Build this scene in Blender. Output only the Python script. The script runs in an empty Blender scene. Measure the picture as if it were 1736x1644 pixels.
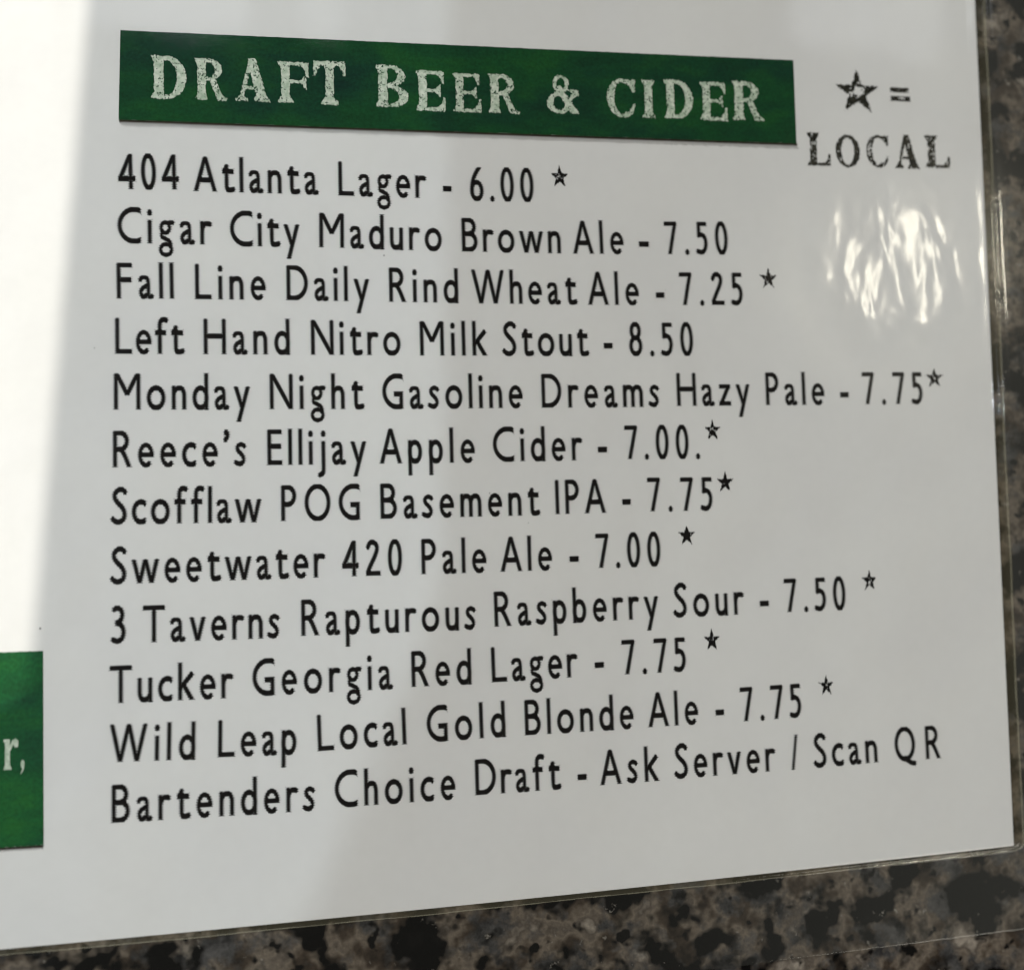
# A laminated drinks menu lying on a polished granite counter, photographed close up.
import bpy, math
import numpy as np
from mathutils import Matrix, Vector

C = bpy.context.scene.collection
SC = bpy.context.scene
MM = 0.001

# ------------------------------------------------------------------ camera
cam = bpy.data.cameras.new("camera"); camo = bpy.data.objects.new("camera", cam); C.objects.link(camo)
PAPER_Z = 0.43 * MM                      # height of the printed face above the stone
CAM = Vector((-0.02281144, -0.00769023, 0.12734464 + PAPER_Z))
R = Matrix(((0.98427029, 0.01519834, -0.17601421), (-0.02602005, 0.99789876, -0.05933818), (0.17474252, 0.0629847, 0.98259757)))
camo.matrix_world = Matrix.Translation(CAM) @ R.to_4x4()
cam.sensor_fit = 'HORIZONTAL'; cam.sensor_width = 36.0; cam.lens = 36.0 * 1800 / 1736
cam.clip_start = 0.005; cam.clip_end = 20
cam.dof.use_dof = True; cam.dof.focus_distance = 0.1275; cam.dof.aperture_fstop = 11.5
SC.camera = camo

# ------------------------------------------------------------------ world + lamps + exposure
wd = bpy.data.worlds.new("World"); SC.world = wd; wd.use_nodes = True
bgn = wd.node_tree.nodes["Background"]
bgn.inputs[0].default_value = (1.0, 0.94, 0.84, 1); bgn.inputs[1].default_value = 0.045
SC.view_settings.view_transform = 'Standard'; SC.view_settings.look = 'None'
SC.view_settings.exposure = 0; SC.view_settings.gamma = 1
SC.view_settings.use_curve_mapping = False
SC.render.engine = 'CYCLES'
SC.cycles.pixel_filter_type = 'BLACKMAN_HARRIS'; SC.cycles.filter_width = 1.2
SC.cycles.max_bounces = 8; SC.cycles.transparent_max_bounces = 12

def area_lamp(name, loc, target, sx, sy, radiance, color, shape='RECTANGLE', roll=0.0):
    l = bpy.data.lights.new(name, 'AREA'); o = bpy.data.objects.new(name, l); C.objects.link(o)
    l.shape = shape; l.size = sx; l.size_y = sy; l.color = color
    a = sx * sy * (math.pi / 4 if shape in ('ELLIPSE', 'DISK') else 1)
    l.energy = radiance * math.pi * a
    d = (Vector(target) - Vector(loc)).normalized()
    o.matrix_world = Matrix.Translation(Vector(loc)) @ d.to_track_quat('-Z', 'Y').to_matrix().to_4x4() @ Matrix.Rotation(roll, 4, 'Z')
    return o

def mirror(pix_xy, height):
    """where a ray from the lens, mirrored by the flat film at page point (x,y) mm, meets a ceiling at that height"""
    p = Vector((pix_xy[0] * MM, pix_xy[1] * MM, PAPER_Z)); d = (p - CAM).normalized()
    r = Vector((d.x, d.y, -d.z)); return p + r * (height / r.z)

KEY, FILL, SUN, SKY = 5.4, 4.05, 52.0, 8.2
# tall pale window low on the left and the room's softer light from the other side
area_lamp("window_lamp", (-0.95, 0.30, 0.62), (0, 0, 0), 0.9, 0.7, KEY, (0.915, 0.96, 1.0))
area_lamp("room_lamp", (1.05, -1.0, 0.70), (0, 0, 0), 0.9, 0.8, FILL, (1.0, 0.94, 0.82))
# pale wall above the left half: a faint sheen in the film
area_lamp("wall_lamp", (-0.80, 0.10, 0.60), (-0.80, 0.10, 0), 1.3, 1.7, 0.09, (0.85, 0.95, 1.0), 'ELLIPSE', math.radians(4))
# small warm ceiling bulb whose reflection breaks up in the puckered film
bp = mirror((53.0, 28.4), 0.75)
area_lamp("bulb_lamp", bp, (0.05, 0.03, 0), 0.10, 0.10, 38.0, (1.0, 0.93, 0.74), 'DISK')

# added lamps that mirror as faint patches in the film along the top
def sheen_lamp(name, x0, x1, y0, y1, rad):
    a, b = mirror((x0, y0), 0.6), mirror((x1, y1), 0.6); c = (a + b) / 2
    area_lamp(name, c, (c.x, c.y, 0), abs(b.x - a.x), abs(b.y - a.y), rad, (0.93, 0.97, 1.0))
sheen_lamp("film_sheen_lamp", -49.0, -31.0, 54.6, 72.0, 1.7)
sheen_lamp("film_sheen_lamp", -24.0, -19.0, 54.8, 72.0, 1.3)
sheen_lamp("film_sheen_lamp", 39.5, 60.0, 57.5, 76.0, 1.6)

def beam(name, S, T, energy, color, cone, edges, inside):
    """daylight through a gap: a spot lamp whose beam has straight, soft sides"""
    l = bpy.data.lights.new(name, 'SPOT'); o = bpy.data.objects.new(name, l); C.objects.link(o)
    S = Vector(S); T = Vector(T)
    z = (T - S).normalized(); x = z.cross(Vector((0, 0, 1))).normalized(); y = x.cross(z)
    o.matrix_world = Matrix.Translation(S) @ z.to_track_quat('-Z', 'Y').to_matrix().to_4x4()
    l.spot_size = math.radians(cone); l.spot_blend = 0.2; l.energy = energy; l.color = color; l.shadow_soft_size = 0.0003
    def uv(p):
        d = Vector((p[0] * MM, p[1] * MM, PAPER_Z)) - S; w = d.dot(z); return np.array([d.dot(x) / w, d.dot(y) / w])
    l.use_nodes = True; nt = l.node_tree; N = nt.nodes; K = nt.links; em = N["Emission"]
    g = N.new('ShaderNodeNewGeometry')
    def dot(v):
        n = N.new('ShaderNodeVectorMath'); n.operation = 'DOT_PRODUCT'; K.new(g.outputs['Incoming'], n.inputs[0]); n.inputs[1].default_value = v; return n.outputs['Value']
    def m(op, a, b):
        n = N.new('ShaderNodeMath'); n.operation = op
        for i, v in enumerate((a, b)):
            if isinstance(v, (int, float)): n.inputs[i].default_value = v
            else: K.new(v, n.inputs[i])
        return n.outputs[0]
    w = dot(z); u = m('DIVIDE', dot(x), w); v = m('DIVIDE', dot(y), w)
    res = None
    for p, q, soft in edges:
        a, b = uv(p), uv(q); n = np.array([-(b - a)[1], (b - a)[0]]); n /= np.linalg.norm(n); c = -n @ a
        if n @ uv(inside) + c < 0: n, c = -n, -c
        d = m('ADD', m('ADD', m('MULTIPLY', u, float(n[0])), m('MULTIPLY', v, float(n[1]))), float(c))
        r = N.new('ShaderNodeMapRange'); r.interpolation_type = 'SMOOTHSTEP'
        r.inputs['From Min'].default_value = -soft; r.inputs['From Max'].default_value = soft
        K.new(d, r.inputs['Value']); o2 = r.outputs[0]
        res = o2 if res is None else m('MULTIPLY', res, o2)
    K.new(res, em.inputs['Strength'])
# low sun through a gap at the left edge
beam("sunbeam_lamp", (-0.75, 0.55, 0.9), (-0.075, 0.02, 0), SUN, (1.0, 0.955, 0.87), 24,
     [((-49.0, 57.6), (-54.9, -14.9), 0.00085), ((-56.1, -22.9), (-58.4, -24.1), 0.0004)], (-75, 10))
# cool skylight that the photographer's hand and phone keep off the right half of the page
beam("skylight_lamp", (-0.70, 0.10, 0.95), (-0.03, 0.0, 0), SKY, (0.80, 0.92, 1.0), 30,
     [((-6.5, 56.0), (-8.3, 5.0), 0.0014), ((-10.0, -16.0), (-26.5, -52.0), 0.0020)], (-40, 0))

# a little more of the same past the other side of the photographer's shadow
beam("far_skylight_lamp", (1.05, 0.15, 0.70), (0.05, 0.0, 0), 3.2, (0.86, 0.95, 1.0), 30,
     [((40.5, 60.0), (12.0, -52.0), 0.006)], (70, 0))

# ------------------------------------------------------------------ materials
def mat(name):
    m = bpy.data.materials.new(name); m.use_nodes = True
    nt = m.node_tree; return m, nt, nt.nodes, nt.links
def ramp(N, stops, interp='LINEAR'):
    r = N.new('ShaderNodeValToRGB'); r.color_ramp.interpolation = interp; e = r.color_ramp.elements
    while len(e) < len(stops): e.new(0.5)
    for k, (p, c) in enumerate(stops): e[k].position = p; e[k].color = (*c, 1)
    return r
def noise(N, K, coord, scale, detail=3, rough=0.55, dim='3D'):
    n = N.new('ShaderNodeTexNoise'); n.inputs['Scale'].default_value = scale; n.inputs['Detail'].default_value = detail
    n.inputs['Roughness'].default_value = rough; K.new(coord, n.inputs['Vector']); return n
def mixc(N, K, f, a, b, blend='MIX'):
    n = N.new('ShaderNodeMix'); n.data_type = 'RGBA'; n.blend_type = blend
    for s, v in ((n.inputs['Factor'], f), (n.inputs[6], a), (n.inputs[7], b)):
        if isinstance(v, (int, float)): s.default_value = v
        elif isinstance(v, tuple): s.default_value = (*v, 1)
        else: K.new(v, s)
    return n.outputs[2]

def m_granite():
    m, nt, N, K = mat("polished_granite"); b = N["Principled BSDF"]
    tc = N.new('ShaderNodeTexCoord'); co = tc.outputs['Object']
    def off(v):
        a = N.new('ShaderNodeVectorMath'); a.operation = 'ADD'; K.new(co, a.inputs[0]); a.inputs[1].default_value = v; return a.outputs[0]
    # feldspar: beige to brown grey clouds
    n1 = noise(N, K, off((0.31, 0.12, 0.0)), 205, 3, 0.56)
    big = ramp(N, [(0.32, (0.022, 0.017, 0.013)), (0.44, (0.060, 0.045, 0.033)), (0.53, (0.165, 0.135, 0.105)), (0.60, (0.095, 0.078, 0.063)), (0.70, (0.290, 0.250, 0.205))]); K.new(n1.outputs[0], big.inputs[0])
    # quartz: neutral grey patches
    n2 = noise(N, K, off((0.91, 0.44, 0.2)), 190, 4, 0.6); gy = ramp(N, [(0.50, (0, 0, 0)), (0.60, (1, 1, 1))]); K.new(n2.outputs[0], gy.inputs[0])
    n3 = noise(N, K, off((0.5, 0.9, 0.1)), 330, 4, 0.6); gc = ramp(N, [(0.35, (0.028, 0.027, 0.027)), (0.65, (0.095, 0.090, 0.086))]); K.new(n3.outputs[0], gc.inputs[0])
    c2 = mixc(N, K, gy.outputs[0], big.outputs[0], gc.outputs[0])
    # black mica in ragged clumps, large and small
    bn = noise(N, K, off((0.07, 0.33, 0.6)), 165, 3, 0.56)
    blk = ramp(N, [(0.485, (0, 0, 0)), (0.555, (1, 1, 1))]); K.new(bn.outputs[0], blk.inputs[0])
    c2 = mixc(N, K, blk.outputs[0], c2, (0.0035, 0.0033, 0.003))
    b2 = noise(N, K, off((0.77, 0.21, 0.4)), 430, 2, 0.5); bk2 = ramp(N, [(0.60, (0, 0, 0)), (0.68, (1, 1, 1))]); K.new(b2.outputs[0], bk2.inputs[0])
    c3 = mixc(N, K, bk2.outputs[0], c2, (0.006, 0.0055, 0.005))
    pn = noise(N, K, off((0.13, 0.61, 0.3)), 520, 3, 0.6); pr = ramp(N, [(0.66, (0, 0, 0)), (0.75, (1, 1, 1))]); K.new(pn.outputs[0], pr.inputs[0])
    c3 = mixc(N, K, pr.outputs[0], c3, (0.30, 0.275, 0.24))
    fn = noise(N, K, co, 1900, 5, 0.65)
    fr = ramp(N, [(0.25, (0.68, 0.68, 0.68)), (0.75, (1.3, 1.3, 1.3))]); K.new(fn.outputs[0], fr.inputs[0])
    c4 = mixc(N, K, 1.0, c3, fr.outputs[0], 'MULTIPLY')
    K.new(c4, b.inputs['Base Color']); b.inputs['Roughness'].default_value = 0.12; b.inputs['IOR'].default_value = 1.45
    return m

def m_paper():
    m, nt, N, K = mat("white_paper"); b = N["Principled BSDF"]
    tc = N.new('ShaderNodeTexCoord')
    n1 = noise(N, K, tc.outputs['Object'], 60, 3); n2 = noise(N, K, tc.outputs['Object'], 900, 3)
    r = ramp(N, [(0.3, (0.785, 0.778, 0.775)), (0.7, (0.815, 0.808, 0.795))]); K.new(n1.outputs[0], r.inputs[0])
    r2 = ramp(N, [(0.3, (0.98, 0.98, 0.98)), (0.7, (1, 1, 1))]); K.new(n2.outputs[0], r2.inputs[0])
    K.new(mixc(N, K, 1.0, r.outputs[0], r2.outputs[0], 'MULTIPLY'), b.inputs['Base Color'])
    b.inputs['Roughness'].default_value = 0.8; b.inputs['Specular IOR Level'].default_value = 0.1
    # the sheet cockles a little inside its pouch
    n3 = noise(N, K, tc.outputs['Object'], 55, 2, 0.5); bp_ = N.new('ShaderNodeBump'); bp_.inputs['Strength'].default_value = 1.0; bp_.inputs['Distance'].default_value = 0.0007
    K.new(n3.outputs[0], bp_.inputs['Height']); K.new(bp_.outputs[0], b.inputs['Normal'])
    return m

def m_ink(name, col, var=0.0, col2=None, scale=700):
    m, nt, N, K = mat(name); b = N["Principled BSDF"]
    b.inputs['Roughness'].default_value = 0.75; b.inputs['Specular IOR Level'].default_value = 0.1
    tc = N.new('ShaderNodeTexCoord'); n = noise(N, K, tc.outputs['Object'], scale, 4, 0.65)
    r = ramp(N, [(0.35, col), (0.68, col2 or col)]); K.new(n.outputs[0], r.inputs[0])
    K.new(r.outputs[0], b.inputs['Base Color']); return m

def m_green(name, gain):
    m, nt, N, K = mat(name); b = N["Principled BSDF"]
    b.inputs['Roughness'].default_value = 0.75; b.inputs['Specular IOR Level'].default_value = 0.1
    tc = N.new('ShaderNodeTexCoord'); co = tc.outputs['Object']
    mp = N.new('ShaderNodeMapping'); mp.inputs['Scale'].default_value = (0.45, 1.0, 1); K.new(co, mp.inputs[0])
    n1 = noise(N, K, mp.outputs[0], 260, 5, 0.68); n2 = noise(N, K, mp.outputs[0], 90, 3, 0.6); n3 = noise(N, K, co, 2600, 2)
    r1 = ramp(N, [(0.30, (0.002, 0.016, 0.011)), (0.50, (0.004, 0.052, 0.019)), (0.70, (0.013, 0.094, 0.015))]); K.new(n1.outputs[0], r1.inputs[0])
    r2 = ramp(N, [(0.36, (0.002, 0.030, 0.022)), (0.58, (0.006, 0.076, 0.017))]); K.new(n2.outputs[0], r2.inputs[0])
    c = mixc(N, K, 0.5, r1.outputs[0], r2.outputs[0])
    r3 = ramp(N, [(0.3, (0.80, 0.80, 0.80)), (0.7, (1.2, 1.2, 1.2))]); K.new(n3.outputs[0], r3.inputs[0])
    c = mixc(N, K, 1.0, c, r3.outputs[0], 'MULTIPLY')
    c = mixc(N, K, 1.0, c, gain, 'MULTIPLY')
    K.new(c, b.inputs['Base Color']); return m

def m_film(name, haze, tone=(0.75, 0.74, 0.70), reflect_haze=0.0):
    m, nt, N, K = mat(name); out = N["Material Output"]; N.remove(N["Principled BSDF"])
    tc = N.new('ShaderNodeTexCoord'); co = tc.outputs['Object']
    # puckers in one patch near the right edge
    def patch(cx, cy, rx, ry):
        s = N.new('ShaderNodeMapping'); s.inputs['Location'].default_value = (-cx * MM / (rx * MM), -cy * MM / (ry * MM), 0); s.inputs['Scale'].default_value = (1 / (rx * MM), 1 / (ry * MM), 0)
        K.new(co, s.inputs[0]); ln = N.new('ShaderNodeVectorMath'); ln.operation = 'LENGTH'; K.new(s.outputs[0], ln.inputs[0])
        r = N.new('ShaderNodeMapRange'); r.interpolation_type = 'SMOOTHSTEP'; r.inputs['From Min'].default_value = 1.0; r.inputs['From Max'].default_value = 0.35
        K.new(ln.outputs['Value'], r.inputs['Value']); return r.outputs[0]
    def scaled(a, b):
        n = N.new('ShaderNodeMath'); n.operation = 'MULTIPLY'
        for i, v in enumerate((a, b)):
            if isinstance(v, (int, float)): n.inputs[i].default_value = v
            else: K.new(v, n.inputs[i])
        return n.outputs[0]
    def add(a, b):
        n = N.new('ShaderNodeMath'); n.operation = 'ADD'; K.new(a, n.inputs[0]); K.new(b, n.inputs[1]); return n.outputs[0]
    mp = N.new('ShaderNodeMapping'); mp.inputs['Rotation'].default_value = (0, 0, math.radians(18)); mp.inputs['Scale'].default_value = (1.0, 0.5, 1); K.new(co, mp.inputs[0])
    w1 = noise(N, K, mp.outputs[0], 225, 1.8, 0.42)
    w1.inputs['Distortion'].default_value = 0.25
    w2 = noise(N, K, co, 40, 2, 0.5)
    h = add(scaled(scaled(w1.outputs[0], patch(52.3, 28.8, 15.0, 16.5)), 0.00052), scaled(w2.outputs[0], 0.00016))
    bmp = N.new('ShaderNodeBump'); bmp.inputs['Strength'].default_value = 1.0; bmp.inputs['Distance'].default_value = 1.0; K.new(h, bmp.inputs['Height'])
    # reflectance of a thin sheet, the same from either side (Schlick)
    gm = N.new('ShaderNodeNewGeometry'); dp = N.new('ShaderNodeVectorMath'); dp.operation = 'DOT_PRODUCT'
    K.new(gm.outputs['Incoming'], dp.inputs[0]); K.new(bmp.outputs[0], dp.inputs[1])
    def un(op, a, b=None):
        n = N.new('ShaderNodeMath'); n.operation = op; n.use_clamp = op != 'ABSOLUTE'
        for i, v in enumerate((a, b)):
            if v is None: continue
            if isinstance(v, (int, float)): n.inputs[i].default_value = v
            else: K.new(v, n.inputs[i])
        return n.outputs[0]
    p5 = un('POWER', un('SUBTRACT', 1.0, un('ABSOLUTE', dp.outputs['Value'])), 5.0)
    fre = un('ADD', un('MULTIPLY', p5, 0.9), 0.042)
    gl = N.new('ShaderNodeBsdfGlossy'); rg = N.new("ShaderNodeMath"); rg.operation = "MULTIPLY_ADD"; K.new(patch(52.0, 29.0, 13, 16), rg.inputs[0]); rg.inputs[1].default_value = 0.07; rg.inputs[2].default_value = 0.055
    K.new(rg.outputs[0], gl.inputs["Roughness"]); K.new(bmp.outputs[0], gl.inputs['Normal'])
    # smeared, finger-marked plastic around the puckers scatters the highlight more widely
    gs = N.new('ShaderNodeBsdfGlossy'); gs.inputs['Roughness'].default_value = 0.24; K.new(bmp.outputs[0], gs.inputs['Normal'])
    gm2 = N.new('ShaderNodeMixShader'); K.new(scaled(patch(52.0, 28.5, 24, 25), 0.5), gm2.inputs[0]); K.new(gl.outputs[0], gm2.inputs[1]); K.new(gs.outputs[0], gm2.inputs[2]); gl = gm2
    tr = N.new('ShaderNodeBsdfTransparent'); tr.inputs[0].default_value = (0.985, 0.985, 0.975, 1)
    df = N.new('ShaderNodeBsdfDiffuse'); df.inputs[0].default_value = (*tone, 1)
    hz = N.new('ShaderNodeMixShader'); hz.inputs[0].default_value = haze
    if reflect_haze:                                            # room reflection in the film painted as haze, stronger to the right
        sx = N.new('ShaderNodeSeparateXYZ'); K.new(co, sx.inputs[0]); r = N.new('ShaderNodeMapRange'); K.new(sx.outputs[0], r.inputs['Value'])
        r.inputs['From Min'].default_value = 0.005; r.inputs['From Max'].default_value = 0.062; r.inputs['To Min'].default_value = haze; r.inputs['To Max'].default_value = reflect_haze
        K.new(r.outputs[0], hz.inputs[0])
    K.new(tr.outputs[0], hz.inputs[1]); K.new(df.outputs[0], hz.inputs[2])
    mx = N.new('ShaderNodeMixShader'); K.new(fre, mx.inputs[0]); K.new(hz.outputs[0], mx.inputs[1]); K.new(gl.outputs[0], mx.inputs[2])
    K.new(mx.outputs[0], out.inputs['Surface']); return m

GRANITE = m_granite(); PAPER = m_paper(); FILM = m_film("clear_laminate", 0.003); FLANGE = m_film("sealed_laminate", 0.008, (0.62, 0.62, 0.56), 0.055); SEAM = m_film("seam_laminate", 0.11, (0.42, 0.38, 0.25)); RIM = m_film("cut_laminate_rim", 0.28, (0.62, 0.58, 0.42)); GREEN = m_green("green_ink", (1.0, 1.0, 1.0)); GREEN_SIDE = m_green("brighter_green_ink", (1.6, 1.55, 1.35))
BLACK = m_ink("black_ink", (0.003, 0.0025, 0.0025), col2=(0.008, 0.006, 0.005))
WORN = m_ink("worn_black_ink", (0.004, 0.004, 0.003), col2=(0.045, 0.043, 0.030), scale=1500)
CREAM = m_ink("pale_lettering", (0.40, 0.51, 0.38), col2=(0.76, 0.80, 0.70), scale=1700)
BROWN = m_ink("brown_shadow_ink", (0.014, 0.010, 0.007), col2=(0.045, 0.032, 0.022), scale=1800)

# ------------------------------------------------------------------ mesh helpers
def link(name, verts, faces, m, parent=None, smooth=False):
    me = bpy.data.meshes.new(name); me.from_pydata(verts, [], faces); me.materials.append(m)
    if smooth: me.polygons.foreach_set('use_smooth', [True] * len(me.polygons))
    me.update(); o = bpy.data.objects.new(name, me); C.objects.link(o)
    if parent: o.parent = parent
    return o

# ------------------------------------------------------------------ lettering, drawn as pen strokes
PI = math.pi
def arc(cx, cy, rx, ry, a0, a1, n=40):
    return [(cx + rx * math.cos(math.radians(a0 + (a1 - a0) * k / n)), cy + ry * math.sin(math.radians(a0 + (a1 - a0) * k / n))) for k in range(n + 1)]
def spl(pts, n=8):
    P = [np.array(p, float) for p in pts]; P = [2 * P[0] - P[1]] + P + [2 * P[-1] - P[-2]]; out = []
    for i in range(1, len(P) - 2):
        for k in range(n):
            t = k / n; a, b, c, d = P[i - 1], P[i], P[i + 1], P[i + 2]
            out.append(tuple(0.5 * (2 * b + (c - a) * t + (2 * a - 5 * b + 4 * c - d) * t * t + (3 * b - a - 3 * c + d) * t ** 3)))
    out.append(tuple(P[-2])); return out
s, h = 0.046, 0.060                                    # half widths of upright and level strokes (cap height = 1)
X = 0.655                                              # height of the small letters
def LN(*p): return ('line', list(p))
def CV(p): return ('line', list(p))
def LP(p): return ('loop', list(p))
def DOT(x, y, r=0.075): return ('dot', (x, y), r)
B01 = (0.0, 1.0)
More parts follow.
